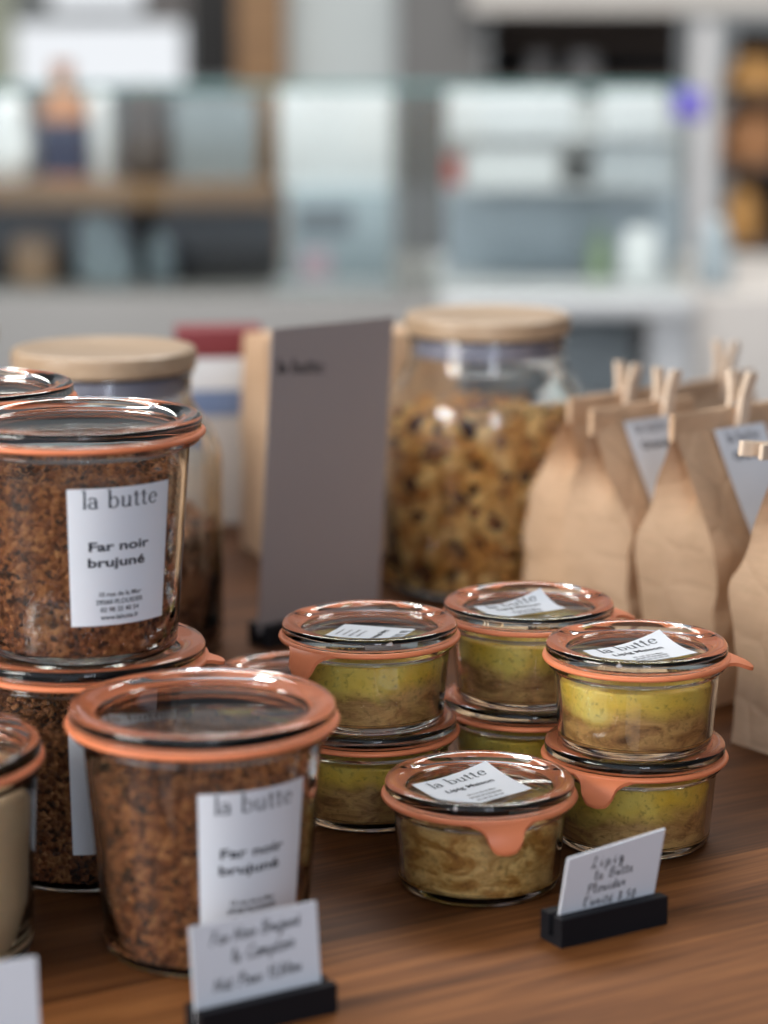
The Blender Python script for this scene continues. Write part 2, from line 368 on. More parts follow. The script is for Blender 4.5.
def pen(text, xh, width, gap=0.06, slant=0.18):
    out, x = [], 0.0
    for ch in text:
        wd, strokes = PEN[ch]
        for s in strokes: out += ribbon([((p[0] + x + slant * p[1]) * xh, p[1] * xh) for p in smooth_line(s)], width)
        x += wd + gap
    tot = x * xh
    return [[(p[0] - tot / 2, p[1]) for p in t] for t in out]
def shift(tris, dx, dy, rot=0.0):
    c, s = math.cos(R(rot)), math.sin(R(rot))
    return [[(p[0] * c - p[1] * s + dx, p[0] * s + p[1] * c + dy) for p in t] for t in tris]
def print_mesh(name, layers, surf, off):
    # layers: [(tris, material index)], surf(u, v) -> (point, normal)
    bm = bmesh.new()
    for tris, mi in layers:
        for t in tris:
            vs = []
            for u, v in t:
                p, n = surf(u, v); vs.append(bm.verts.new(p + n * off))
            try: bm.faces.new(vs).material_index = mi
            except ValueError: pass
    me = to_mesh(bm, name, None, recalc=False); me.materials.append(M['ink_grey']); me.materials.append(M['ink']); return me
def sheet(name, w, h, surf, thick=0.00012, nu=24, nv=12, smooth=180):
    # paper of width w, height h centred on (0,0) of surf, with its own thickness
    bm = bmesh.new(); F, B = [], []
    for j in range(nv + 1):
        f, b = [], []
        for i in range(nu + 1):
            p, n = surf((i / nu - .5) * w, (j / nv - .5) * h)
            f.append(bm.verts.new(p + n * thick)); b.append(bm.verts.new(p))
        F.append(f); B.append(b)
    for j in range(nv):
        for i in range(nu):
            bm.faces.new((F[j][i], F[j][i + 1], F[j + 1][i + 1], F[j + 1][i])); bm.faces.new((B[j][i], B[j + 1][i], B[j + 1][i + 1], B[j][i + 1]))
    for j in range(nv):
        for i in (0, nu):
            q = (F[j][i], F[j + 1][i], B[j + 1][i], B[j][i]); bm.faces.new(q if i == 0 else q[::-1])
    for i in range(nu):
        for j in (0, nv):
            q = (F[j][i], B[j][i], B[j][i + 1], F[j][i + 1]); bm.faces.new(q if j == 0 else q[::-1])
    return to_mesh(bm, name, 50)

# ------------------------------------------------------------------ the room's shell and the counter behind
def struct(name, me, m):
    return tag(link(name, me, m), kind='structure')
struct('floor', box_mesh('floor', -6, 6, -4, 9.6, -0.86, -0.78), plain('grey_floor', (0.20, 0.19, 0.18), 0.6))
struct('wall_back', box_mesh('wall_back', -6, 6, 9.4, 9.6, -0.78, 2.6), plain('grey_plaster', (0.36, 0.37, 0.36), 0.8, 0.06, 2))

FPX = LENS / 36 * 1024
def at(x, y, Y):
    # a pixel's direction carried out to distance Y in front of the camera: real-world point
    u, v = (x - 384) / FPX, (512 - y) / FPX
    t = Y / (math.cos(R(PITCH)) + v * math.sin(R(PITCH)))
    return (u * t, Y, CAM_H + (-math.sin(R(PITCH)) + v * math.cos(R(PITCH))) * t)
def slab(x0, x1, y0, y1, Y, depth):
    # extents of a block whose front face shows between those pixels at distance Y
    a, b = at(x0, y1, Y), at(x1, y0, Y)
    return (a[0], b[0], Y, Y + depth, a[2], b[2])


# display counter along the back
YC = 4.20
ctr = empty('display_counter', (0, YC, -0.78), 0, 'long grey shop counter with wooden shelf and glass front behind the table', 'counter')
def cpart(name, ext, m, par=None, bev=0.004):
    x0, x1, y0, y1, z0, z1 = ext
    cx, cy, cz = (x0 + x1) / 2, (y0 + y1) / 2, z0
    o = link(name, box_mesh(name, x0 - cx, x1 - cx, y0 - cy, y1 - cy, 0, z1 - z0, bev=bev), m, par)
    o.location = Vector((cx, cy, cz)) - (Vector(par.location) if par else Vector((0, 0, 0)))
    return o
def bthing(name, px0, px1, py, Y, dep, zb, m, label, cat, group=None, bev=0.006):
    a, b = at(px0, py, Y), at(px1, py, Y)
    return tag(cpart(name, (a[0], b[0], Y, Y + dep, zb, a[2]), m, None, bev), label, cat, group)
grey_front = plain('grey_counter_paint', (0.27, 0.262, 0.25), 0.6, 0.05, 3)
white_lam = plain('white_laminate', (0.54, 0.55, 0.555), 0.5, 0.04, 3)
beige_lam = plain('beige_panel', (0.46, 0.43, 0.40), 0.6, 0.05, 3)
ochre = wood('ochre_timber', (0.15, 0.075, 0.028), (0.26, 0.14, 0.055), (4, 30, 30))
zc = at(384, 297, YC)[2]
X = lambda px, Y=YC: at(px, 200, Y)[0]
cpart('carcass', (-0.95, X(440), YC, 5.0, -0.78, zc), grey_front, ctr)
cpart('white_carcass', (X(440) + .001, X(696), YC, 5.0, -0.78, zc - 0.21), white_lam, ctr)
cpart('white_top', (X(440) + .001, X(696), YC - .03, 5.0, zc - 0.030, zc), white_lam, ctr)
cpart('white_post', (X(654), X(695), YC, YC + .06, zc - 0.21, zc - 0.031), white_lam, ctr)
cpart('recess_panel', (X(440) + .002, X(653), YC + .25, YC + .27, zc - 0.209, zc - 0.031), plain('slate_blue', (0.27, 0.31, 0.33), 0.5), ctr)
cpart('beige_carcass', (X(696) + .002, 1.1, YC + .02, 5.0, -0.78, zc), beige_lam, ctr)
zt = at(384, 86, YC + .02)[2]
cpart('glass_pane', (-0.95, X(690), YC + .02, YC + .028, zc + .0005, zt - 0.008), M['pane'], ctr, 0)
cpart('glass_top_edge', (-0.95, X(690), YC + .016, YC + .032, zt - 0.0078, zt + 0.003), M['pane_edge'], ctr, 0.001)
# wooden shelf inside, on the left
YS = 4.34
zs = at(100, 184, YS)[2]; zsb = at(100, 210, YS)[2]
cpart('wooden_shelf', (-0.92, X(274, YS), YS, YS + .20, zsb, zs), ochre, ctr)
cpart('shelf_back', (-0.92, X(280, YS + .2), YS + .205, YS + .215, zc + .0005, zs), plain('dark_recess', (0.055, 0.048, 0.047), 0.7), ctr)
cpart('shelf_post', (X(262, YS), X(278, YS), YS + .16, YS + .20, zs + .0005, zt - .01), ochre, ctr)
# shelves inside, on the right
YR = 4.42
z1, z2 = at(500, 136, YR)[2], at(500, 187, YR)[2]
cpart('case_shelf', (X(446, YR), X(680, YR), YR, YR + .18, z1 - .007, z1), white_lam, ctr); cpart('case_shelf', (X(446, YR), X(680, YR), YR, YR + .18, z2 - .007, z2), white_lam, ctr)
cpart('case_back', (X(446, YR + .2), X(680, YR + .2), YR + .20, YR + .21, zc + .0005, z2 - .004), plain('haze_blue', (0.46, 0.52, 0.57), 0.5), ctr)  # pale colour carries the haze that reflection in the glass front gives
cpart('case_back', (X(446, YR + .2), X(680, YR + .2), YR + .20, YR + .21, z2 - .0035, at(500, 100, YR + .2)[2]), plain('mist_grey', (0.50, 0.51, 0.50), 0.5), ctr)

def bottle(name, px, y0, zb, Y, r, m, label, cat, mcap=None, neck=.4, group=None):
    t = at(px, y0, Y); h = t[2] - zb
    bm = bmesh.new(); lathe(bm, [(0, 0), (r * .92, 0), (r, h * .04), (r, h * .55), (r * .8, h * .68), (r * neck, h * .8), (r * neck, h * .93), (r * neck * 1.15, h * .95), (r * neck * 1.15, h), (0, h)], 32)
    o = tag(link(name, to_mesh(bm, name, 40), m, None, (t[0], Y, zb)), label, cat, group)
    if mcap:
        bm = bmesh.new(); lathe(bm, [(r * 1.005, h * .06), (r * 1.04, h * .06), (r * 1.04, h * .5), (r * 1.005, h * .5)], 32, True); link('band', to_mesh(bm, 'band', 40), mcap, o)
    return o
def bundle(name, px0, px1, py, zb, Y, dep, m, label, cat, top=.55, group=None, skew=0.0):
    # soft sack or loaf: superellipse cross-sections swelling low and narrowing to the top
    a, c = at(px0, py, Y), at(px1, py, Y); hw, h = (c[0] - a[0]) / 2, c[2] - zb
    bm = bmesh.new(); rows = []
    for j in range(13):
        t = j / 12; k = .78 + .22 * math.sin(PI / 2 * t / .2) if t < .2 else 1 - (1 - top) * ((t - .2) / .8) ** 1.3
        if t > .98: k *= .6
        row = []
        for i in range(28):
            g = 2 * PI * i / 28; cx, sy = math.cos(g), math.sin(g)
            x = hw * k * math.copysign(abs(cx) ** .7, cx); y = dep * k * math.copysign(abs(sy) ** .7, sy)
            n = noise.noise(Vector((x * 25, y * 25, t * 4))) * .10
            row.append(bm.verts.new((x * (1 + n) + skew * t * hw, y * (1 + n), h * t)))
        rows.append(row)
    for p, q in zip(rows, rows[1:]):
        for i in range(28): bm.faces.new((p[i], p[(i + 1) % 28], q[(i + 1) % 28], q[i]))
    bm.faces.new(rows[0][::-1]); bm.faces.new(rows[-1])
    return tag(link(name, to_mesh(bm, name, 60), m, None, ((a[0] + c[0]) / 2, Y + dep * 1.1, zb)), label, cat, group)
pale_blue = plain('pale_blue_grey', (0.34, 0.40, 0.43), 0.6, .08, 8); white_bg = plain('off_white_card', (0.74, 0.75, 0.75), 0.6, .05, 8)
tanbox = plain('tan_card', (0.45, 0.28, 0.17), 0.7, .1, 8); darkb = plain('dark_brown_iron', (0.085, 0.068, 0.06), 0.5)
crust = plain('bread_crust', (0.48, 0.23, 0.10), 0.7, .3, 30); crust2 = plain('golden_crust', (0.56, 0.29, 0.09), 0.7, .3, 30)
navy = plain('navy_cloth', (0.05, 0.06, 0.11), 0.8); red = plain('red_print', (0.45, 0.12, 0.10), 0.6)
# on the wooden shelf
e = .0004
bottle('amber_bottle', 62, 62, zs + e, YS + .09, 0.044, plain('amber_glaze', (0.48, 0.22, 0.11), 0.4), 'amber bottle with dark navy band on the wooden counter shelf', 'bottle', navy)
bundle('coffee_grinder', 116, 168, 84, zs + e, YS + .04, 0.05, darkb, 'dark brown bulky grinder standing on the wooden shelf', 'grinder', .55)
bthing('steel_box', 174, 256, 98, YS + .05, .08, zs + e, plain('dull_steel', (0.27, 0.30, 0.31), .5), 'grey steel box at the right end of the wooden shelf', 'box')
bundle('flour_sack', -24, 28, 96, zs + e, YS + .04, 0.05, white_bg, 'white rounded sack at the left of the wooden shelf', 'sack', .6)
bundle('white_packet', 82, 112, 92, zs + e, YS + .10, 0.02, white_bg, 'small white packet between the amber bottle and the grinder', 'packet', .8)
# under it
bundle('folded_cloth', 74, 140, 214, zc + e, YS + .03, 0.05, pale_blue, 'grey blue cloth bundle leaning under the wooden shelf', 'cloth', .5, None, -.35)
bundle('paper_packet', 144, 174, 230, zc + e, YS + .10, 0.02, pale_blue, 'small pale packet beside the cloth under the shelf', 'packet', .5)
bundle('tan_basket', 8, 54, 236, zc + e, YS + .03, 0.04, tanbox, 'tan basket under the wooden shelf at far left', 'basket', .9)
# middle of the case
bthing('blue_crate', 286, 392, 190, YS + .03, .14, zc + e, pale_blue, 'pale blue grey crate on the counter below the white panel', 'crate')
zb_ = at(300, 190, YS + .03)[2]
bthing('white_price_panel', 278, 392, 90, YS + .06, .02, zb_ + e, white_bg, 'large blank white panel standing behind the counter glass', 'panel')
bthing('pink_sticker', 300, 330, 250, YS + .028, .0015, at(300, 282, YS + .028)[2], plain('pink_paper', (0.55, 0.40, 0.45), .6), 'pale pink square stuck on the front of the blue crate', 'sticker', None, 0)
bthing('slate_sticker', 296, 352, 206, YS + .028, .0015, at(300, 234, YS + .028)[2], plain('slate_paper', (0.16, 0.18, 0.20), .6), 'dark slate patch high on the front of the blue crate', 'sticker', None, 0)
bthing('white_tray', 272, 394, 284, YC + .035, .075, zc + e, white_bg, 'white tray lying on the counter before the blue crate', 'tray')
# right of the case
bthing('white_carton', 448, 576, 90, YR + .01, .15, z1 + e, white_bg, 'wide white carton on the upper shelf behind the right glass', 'carton', 'white cartons behind the right glass')
bthing('white_carton', 604, 666, 88, YR + .01, .15, z1 + e, white_bg, 'narrow white carton on the upper shelf near the violet tag', 'carton', 'white cartons behind the right glass')
bthing('white_carton', 466, 560, 146, YR + .01, .13, z2 + e, white_bg, 'low white carton on the lower shelf beside the red tin', 'carton', 'white cartons behind the right glass')
bthing('pale_carton', 596, 676, 142, YR + .01, .13, z2 + e, plain('pale_grey_card', (0.5, 0.53, 0.55), .6), 'pale grey carton on the lower shelf at the right', 'carton', 'white cartons behind the right glass')
bthing('red_tin', 446, 461, 156, YR + .01, .04, z2 + e, red, 'small red tin at the left end of the lower shelf', 'tin')
bthing('violet_tag', 674, 706, 90, YC + .010, .0095, at(690, 120, YC + .01)[2], plain('violet_card', (0.17, 0.14, 0.52), 0.5), 'small violet tag fixed to the right end of the counter glass', 'tag')
bundle('white_jug', 622, 664, 230, zc + e, YR + .0, 0.03, white_bg, 'rounded white jug on the counter low in the right glass case', 'jug', .8)
bottle('green_bottle', 600, 226, zc + e, YR + .05, 0.02, plain('dull_green', (0.25, 0.33, 0.20), 0.5), 'dull green bottle beside the white jug', 'bottle')
bundle('pale_sack', 700, 738, 220, zc + e, YC + .12, 0.04, pale_blue, 'pale grey sack on the beige counter at right', 'sack', .5)

# further back: pillar, wall, timber frame, racks
YB = 6.6
struct('trim_1', box_mesh('trim_1', *slab(398, 484, -160, 620, YB, .3)), plain('grey_pillar', (0.14, 0.136, 0.13), 0.8, .08, 3))
struct('wall_left', box_mesh('wall_left', *slab(284, 397, -160, 620, YB + .1, .1)), plain('pale_plaster', (0.42, 0.45, 0.44), 0.8, .05, 3))
struct('trim_2', box_mesh('trim_2', *slab(243, 283, -160, 620, YB, .12)), ochre)
struct('trim_3', box_mesh('trim_3', *slab(681, 718, 22, 620, YB - .1, .1)), plain('white_post_paint', (0.58, 0.57, 0.56), 0.6, .05, 3))
struct('trim_4', box_mesh('trim_4', *slab(470, 900, -60, 12, YB - .12, .2)), plain('beige_beam', (0.46, 0.43, 0.39), 0.7, .06, 3))
rack = empty('dark_rack', at(580, 290, YB + .1), 0, 'dark wall rack above the right glass case', 'rack')
darkr = plain('dark_rack_paint', (0.035, 0.028, 0.025), 0.7); brownr = plain('brown_shelf', (0.12, 0.085, 0.065), 0.7)
cpart('rack_back', slab(485, 680, 13, 620, YB + .36, .02), darkr, rack)
for y0, y1 in ((36, 42), (82, 90), (13, 18)): cpart('rack_shelf', slab(485, 680, y0, y1, YB + .08, .27), brownr, rack)
zr_ = at(540, 82, YB + .08)[2]
for px, r_ in ((540, 11), (585, 16)):
    bundle('grey_bowl', px - r_, px + r_, 54, zr_ + e, YB + .12, .03, plain('grey_enamel', (0.32, 0.31, 0.30), .5), 'small grey bowl on the dark rack, left' if px < 560 else 'larger grey bowl on the dark rack, middle', 'bowl', .8, 'grey bowls on the dark rack')
br = empty('bread_rack', at(745, 300, YB), 0, 'dark bread rack with loaves at the right edge', 'rack')
cpart('rack_back', slab(719, 900, 28, 620, YB + .3, .02), plain('dark_bread_rack', (0.07, 0.05, 0.04), .7), br)
for y0, y1 in ((92, 98), (166, 172), (244, 250)): cpart('rack_shelf', slab(719, 900, y0, y1, YB, .29), brownr, br)
for i, (a, b_, c, d, mm) in enumerate(((728, 790, 52, 92, crust2), (724, 744, 110, 166, crust), (748, 776, 104, 166, crust), (726, 764, 186, 244, crust2))):
    bundle('bread_loaf', a, b_, c, at(745, d, YB)[2] + e, YB + .04, .05, mm, ('golden loaf on the top shelf of the bread rack', 'narrow brown loaf left on the middle rack shelf', 'brown loaf right on the middle rack shelf', 'round golden loaf on the lowest rack shelf')[i], 'bread', .6, 'loaves in the bread rack')
# daylight windows far left
wm = bpy.data.materials.new('overcast_daylight'); wm.use_nodes = True; nt = wm.node_tree; nt.nodes.remove(nt.nodes['Principled BSDF'])
em = N(nt, 'ShaderNodeEmission', Strength=0.95); em.inputs['Color'].default_value = (.93, .96, 1, 1); nt.links.new(em.outputs[0], nt.nodes['Material Output'].inputs['Surface'])
struct('window_1', box_mesh('window_1', *slab(8, 182, 24, 90, 9.0, .02)), wm)
struct('window_2', box_mesh('window_2', *slab(52, 140, -60, 10, 9.0, .02)), wm)
struct('trim_5', box_mesh('trim_5', *slab(-300, 242, 90, 620, 8.9, .05)), plain('dim_panel', (0.24, 0.24, 0.23), .8))
struct('trim_6', box_mesh('trim_6', *slab(190, 244, -160, 80, 7.6, .05)), plain('dark_doorway', (0.03, 0.028, 0.026), .8))
struct('trim_7', box_mesh('trim_7', *slab(146, 190, -160, 22, 8.9, .04)), plain('taupe_jamb', (0.2, 0.18, 0.165), .8))
struct('trim_8', box_mesh('trim_8', *slab(-300, 8, -160, 88, 8.9, .04)), plain('olive_curtain', (0.42, 0.43, 0.32), .8))

# ------------------------------------------------------------------ the table
TA = R(30.6)
UT = Vector((math.cos(TA), math.sin(TA), 0)); NT = Vector((math.sin(TA), -math.cos(TA), 0))
org = Vector((-0.134, 0.904, 0))
tb = empty('wooden_table', (org.x, org.y, -0.78), TA, 'brown wooden display table carrying all the jars, bags and cards', 'table')
me = box_mesh('tabletop', -1.0, 1.35, -0.32, 0.95, -0.04, 0.0, bev=0.003)
link('tabletop', me, M['table'], tb, (0, 0, 0.78))
legm = box_mesh('leg', -0.03, 0.03, -0.03, 0.03, 0, 0.74, bev=0.004)
for x, y in ((-.92, -.24), (1.27, -.24), (-.92, .87), (1.27, .87)): link('leg', legm, M['table'], tb, (x, y, 0))

# ------------------------------------------------------------------ preserving jars
def jar_meshes(key, RL, H, base, top, wall=0.0026):
    # RL lid radius, H height with lid; glass tumbler, flat rubber ring, domed-rim glass lid
    zr = H - 0.0092                                   # top of the tumbler's rim
    rf = RL - 0.0018
    out = [(0, 0.0012), (base - 0.010, 0.0012), (base - 0.007, 0.0)] + arc(base - 0.005, 0.005, 0.005, -90, 0, 6)[0:] + \
          [(base + (top - base) * t, 0.005 + (zr - 0.010) * t) for t in (0.25, 0.5, 0.75, 1.0)] + \
          [(top + 0.001, zr - 0.0042), (rf - 0.001, zr - 0.0032), (rf, zr - 0.0022), (rf, zr - 0.0006), (rf - 0.0006, zr)]
    inn = [(top - wall + 0.0012, zr), (top - wall, zr - 0.003)] + [(base - wall + (top - base) * t, 0.005 + (zr - 0.010) * t) for t in (0.9, 0.6, 0.3, 0.05)] + \
          [(base - wall - 0.0015, 0.0052), (base - wall - 0.005, 0.0042), (0, 0.0042)]
    bm = bmesh.new(); lathe(bm, out + inn, 112); body = to_mesh(bm, key + '_body', 35)
    # lid
    z0 = zr + 0.0024
    rt = RL - 0.0010
    lid = [(0, z0 - 0.0012), (top - wall - 0.0030, z0 - 0.0012), (top - wall - 0.0022, z0 - 0.0004), (top - wall - 0.0018, z0), (rt - 0.0008, z0), (rt, z0 + 0.0008)] + \
          arc(rt - 0.0023, z0 + 0.0042, 0.0023, 0, 90, 6) + [(rt - 0.0046, z0 + 0.0067)] + \
          [(top - wall - 0.0002, z0 + 0.0060), (top - wall - 0.0022, z0 + 0.0046), (top - wall - 0.0032, z0 + 0.0026), (top - wall - 0.005, z0 + 0.0020), (0, z0 + 0.0020)]
    bm = bmesh.new(); lathe(bm, lid, 112); lidm = to_mesh(bm, key + '_lid', 35)
    return dict(body=body, lid=lidm, zr=zr, z0=z0, rin=lambda z: base - wall + (top - base) * max(0, min(1, (z - 0.005) / (zr - 0.010))), rout=lambda z: base + (top - base) * max(0, min(1, (z - 0.005) / (zr - 0.010))), base=base, top=top, wall=wall, RL=RL, H=H, rec=z0 + 0.0020)

def gasket_mesh(key, J, tab=True, droop=0.006, tw=0.0105, tl=0.0138, seat=0.0032):
    bm = bmesh.new(); RL = J['RL']; z0 = J['zr']
    lathe(bm, [(J['top'] - J['wall'] - 0.0012, z0 - 0.0002), (RL - 0.0004, z0 - 0.0000)] + arc(RL - 0.0004, z0 + 0.00115, 0.00115, -90, 90, 4) + [(RL - seat + 0.0006, z0 + 0.00232), (RL - seat, z0 + 0.0026), (J['top'] - J['wall'] - 0.0012, z0 + 0.0026)], 112, closed=True)
    if tab:    # the pull tab: widens out of the ring, rounded tip, bending downwards
        nu, nv = 8, 12; top, bot = [], []
        for j in range(nv + 1):
            t = j / nv
            wd = tw * (0.98 - 0.36 * t + 0.95 * (1 - min(1, t / 0.55)) ** 2) * (1 if t < .62 else math.sqrt(max(0.0, 1 - ((t - .62) / .381) ** 2)) * .9 + .1)
            a, b = [], []
            for i in range(nu + 1):
                s = (i / nu * 2 - 1)
                x = s * wd
                ang = math.pi / 2 * min(1.0, t * 1.05) if droop > 0.004 else 0.35 * t
                rad = RL - 0.002 + tl * (math.sin(ang) / (math.pi / 2) * 1.0 if droop > 0.004 else t)
                zz = z0 + 0.0012 - (tl * (1 - math.cos(ang)) * 0.85 if droop > 0.004 else droop * t * t)
                y = -math.sqrt(max(1e-9, rad * rad - x * x)) if abs(x) < rad else 0
                k = min(1.0, 0.35 + t * 3)
                a.append(bm.verts.new((x, y, zz + 0.0008 * 1))); b.append(bm.verts.new((x, y + 0.0009 * math.sin(ang), zz - 0.0009)))
            top.append(a); bot.append(b)
        for j in range(nv):
            for i in range(nu):
                bm.faces.new((top[j][i], top[j][i + 1], top[j + 1][i + 1], top[j + 1][i])); bm.faces.new((bot[j][i], bot[j + 1][i], bot[j + 1][i + 1], bot[j][i + 1]))
            for i in (0, nu):
                bm.faces.new((top[j][i], top[j + 1][i], bot[j + 1][i], bot[j][i]))
        for i in range(nu):
            for j in (0, nv): bm.faces.new((top[j][i], bot[j][i], bot[j][i + 1], top[j][i + 1]))
    return to_mesh(bm, key + '_gasket', 50)

def filling_mesh(key, J, ztop, rough, bumpz, seg=220, seed=0, freq=380.0, zb=0.0044):
    bm = bmesh.new(); rows = []; n = max(14, int(ztop / 0.0013))
    def disp(p):
        return noise.noise(p * freq + Vector((seed, 0, 0))) * .6 + noise.noise(p * freq * 2.1) * .4
    for j in range(n + 1):
        z = zb + (ztop - zb) * j / n; row = []
        for k in range(seg):
            a = 2 * PI * k / seg; r = J['rin'](z) - 0.00025
            if j == 0: r -= 0.0035
            p = Vector((r * math.sin(a), -r * math.cos(a), z)); d = max(0, disp(p) + 0.15) * rough
            r -= d
            z2 = z + (disp(Vector((p.x, p.y, .5))) * bumpz if j == n else 0)
            row.append(bm.verts.new((r * math.sin(a), -r * math.cos(a), z2)))
        rows.append(row)
    r0 = J['rin'](ztop)
    for t in (.96, .9, .8, .7, .6, .5, .4, .3, .2, .1):
        row = []
        for k in range(seg):
            a = 2 * PI * k / seg; r = r0 * t - .001
            row.append(bm.verts.new((r * math.sin(a), -r * math.cos(a), ztop + disp(Vector((r * math.sin(a), -r * math.cos(a), .5))) * bumpz + (1 - t) * 0.0015)))
        rows.append(row)
    for a, b in zip(rows, rows[1:]):
        for k in range(seg):
            k2 = (k + 1) % seg; bm.faces.new((a[k], a[k2], b[k2], b[k]))
    bm.faces.new(rows[-1]); bm.faces.new(rows[0][::-1])
    return to_mesh(bm, key + '_filling', 180 if rough < 0.0008 else 60)

TALL = jar_meshes('tall', 0.0565, 0.1070, 0.0430, 0.0500)
MID = jar_meshes('mid', 0.0565, 0.0920, 0.0500, 0.0541)
LOW = jar_meshes('low', 0.0437, 0.0505, 0.0365, 0.0390)
TALL['g'] = gasket_mesh('tall', TALL); TALL['g_out'] = gasket_mesh('tall_out', TALL, True, 0.002, 0.006, 0.010)
TALL['g_dry'] = gasket_mesh('tall_dry', TALL, seat=0.0072); TALL['g_out_dry'] = gasket_mesh('tall_out_dry', TALL, True, 0.002, 0.006, 0.010, seat=0.0072)
MID['g'] = gasket_mesh('mid', MID, False)
LOW['g'] = gasket_mesh('low', LOW); LOW['g_out'] = gasket_mesh('low_out', LOW, True, 0.004, 0.0075, 0.013); LOW['g_none'] = gasket_mesh('low_none', LOW, False)
fill_tall = [filling_mesh('far_noir%d' % i, TALL, zt, 0.0032, 0.005, seed=i * 7.3) for i, zt in enumerate((0.079, 0.076, 0.082))]
fill_front = filling_mesh('shredded', LOW, 0.0345, 0.0007, 0.0012, seed=31.0, freq=120.0)
fill_mid = filling_mesh('cream', MID, 0.074, 0.0003, 0.0008)
fill_low = [filling_mesh('lipig%d' % i, LOW, zt, 0.0007, 0.0012, seed=i * 5.1, freq=120.0) for i, zt in enumerate((0.0355, 0.0335, 0.0340))]
FILL_M = {}

# label wrapped round the tumbler, its middle towards local -Y
LW, LH, LZ = 0.0472, 0.0620, 0.0510
def wrap(J, zc, skew=0.0):
    def f(u, v):
        z = zc + v; r = J['rout'](z) + 0.00035; a = u / J['rout'](zc)
        return Vector((r * math.sin(a), -r * math.cos(a), z)), Vector((math.sin(a), -math.cos(a), 0))
    return f
tall_label = sheet('tall_label', LW, LH, wrap(TALL, LZ)); 
LAYER = [(shift(serif('la butte', 0.0051), -0.0005, 0.0220), 0),
         (shift(sans('Far noir', 0.0057, 1.52, 0.00016), -0.0015, 0.0030), 1), (shift(sans('brujuné', 0.0057, 1.52, 0.00016), -0.0025, -0.0042), 1),
         (shift(sans('10 rue de la Mer', 0.0029, 1.05, 0.00006), -0.001, -0.0178), 1), (shift(sans('29260 PLOUIDER', 0.0029, 1.05, 0.00006), -0.001, -0.0213), 1),
         (shift(sans('02 98 25 40 54', 0.0029, 1.05, 0.00006), -0.001, -0.0248), 1), (shift(sans('www.labutte.fr', 0.0029, 1.05, 0.00006), -0.001, -0.0283), 1)]
tall_print = print_mesh('tall_print', LAYER, wrap(TALL, LZ), 0.00022)

def jar(J, x, y, z, label_txt, group, fill_mesh, fill_mat, gk, gk_rot, turn=0.0, lab=True, name='preserving_jar', fill_kind=None):
    a = math.atan2(-x, y) + R(turn)
    o = empty(name, (x, y, z), a, label_txt, 'jar', group)
    link('glass_body', J['body'], M['glass'], o)
    f = link('filling', fill_mesh, fill_mat, o)
    g = link('rubber_ring', J[gk], M['rubber'], o); g.rotation_euler = (0, 0, R(gk_rot) - R(turn))
    link('glass_lid', J['lid'], M['lidglass'], o)
    if lab:
        l = link('paper_label', tall_label, M['paper'], o)
        link('printed_text', tall_print, None, l)
    return o
GT = 'tall jars of brown crumbly far noir cake'
SP = 0.1046
jar(TALL, -0.0755, 0.9695, 0, 'tall jar of brown crumbs in front, white handwritten card standing before it', GT, fill_tall[0], M['crumb'], 'g', 150, 26)
jar(TALL, -0.137, 1.068, 0, 'tall dark crumb-filled jar at the bottom of the left stack, carrying another jar', GT, fill_tall[1], M['crumb'], 'g_out', 82, 20)
jar(TALL, -0.137, 1.068, SP, 'tall jar of brown crumbs on top of the left stack, sharp white label', GT, fill_tall[2], M['crumb'], 'g_dry', 160, 22.5)
jar(TALL, -0.207, 1.166, 0, 'tall jar under another at the far left, almost hidden behind the labelled stack', GT, fill_tall[1], M['crumb'], 'g', 150, -60)
jar(TALL, -0.207, 1.166, SP, 'tall jar at the far left behind the labelled stack, only its lid in view', GT, fill_tall[0], M['crumb'], 'g_out_dry', 75, -60)
jar(MID, -0.198, 0.961, 0, 'jar of cream-coloured pudding cut off by the left edge', None, fill_mid, M['cream'], 'g', 0, 0, False)

GL = 'low jars of pate with orange rubber rings'
SL = 0.0480
lowA = jar(LOW, -0.007, 1.143, 0, 'low dim jar under another in the left pate stack, behind the tall front jar', GL, fill_low[1], M['lipig'], 'g_none', 0, 40, False)
jarA = jar(LOW, -0.007, 1.143, SL, 'low jar atop the left pate stack, orange tab hanging at its left front', GL, fill_low[0], M['lipig'], 'g', -42, 0, False)
lowB = jar(LOW, 0.119, 1.103, 0, 'low jar under another in the right pate stack, orange tab hanging in front', GL, fill_low[0], M['lipig'], 'g', -20, 110, False)
jarB = jar(LOW, 0.119, 1.103, SL, 'low jar atop the right pate stack, orange tab pointing right towards the bags', GL, fill_low[1], M['lipig'], 'g_out', 88, 200, False)
lowC = jar(LOW, 0.073, 1.184, 0, 'low jar hidden under another in the rear middle pate stack', GL, fill_low[2], M['lipig'], 'g_none', 0, 20, False)
jarC = jar(LOW, 0.073, 1.184, SL, 'low jar atop the rear middle pate stack, paper label curling up on its lid', GL, fill_low[2], M['lipig'], 'g_out', 100, 300, False)
jarF = jar(LOW, 0.043, 1.043, 0, 'low front jar of shredded beige pate standing alone with orange tab facing us', GL, fill_front, M['lipig2'], 'g', 14, 0, False)
jarD = jar(LOW, -0.047, 1.224, 0, 'low jar half hidden behind the tall front jar, just its orange rim showing', GL, fill_low[0], M['lipig'], 'g_none', 0, 70, False)

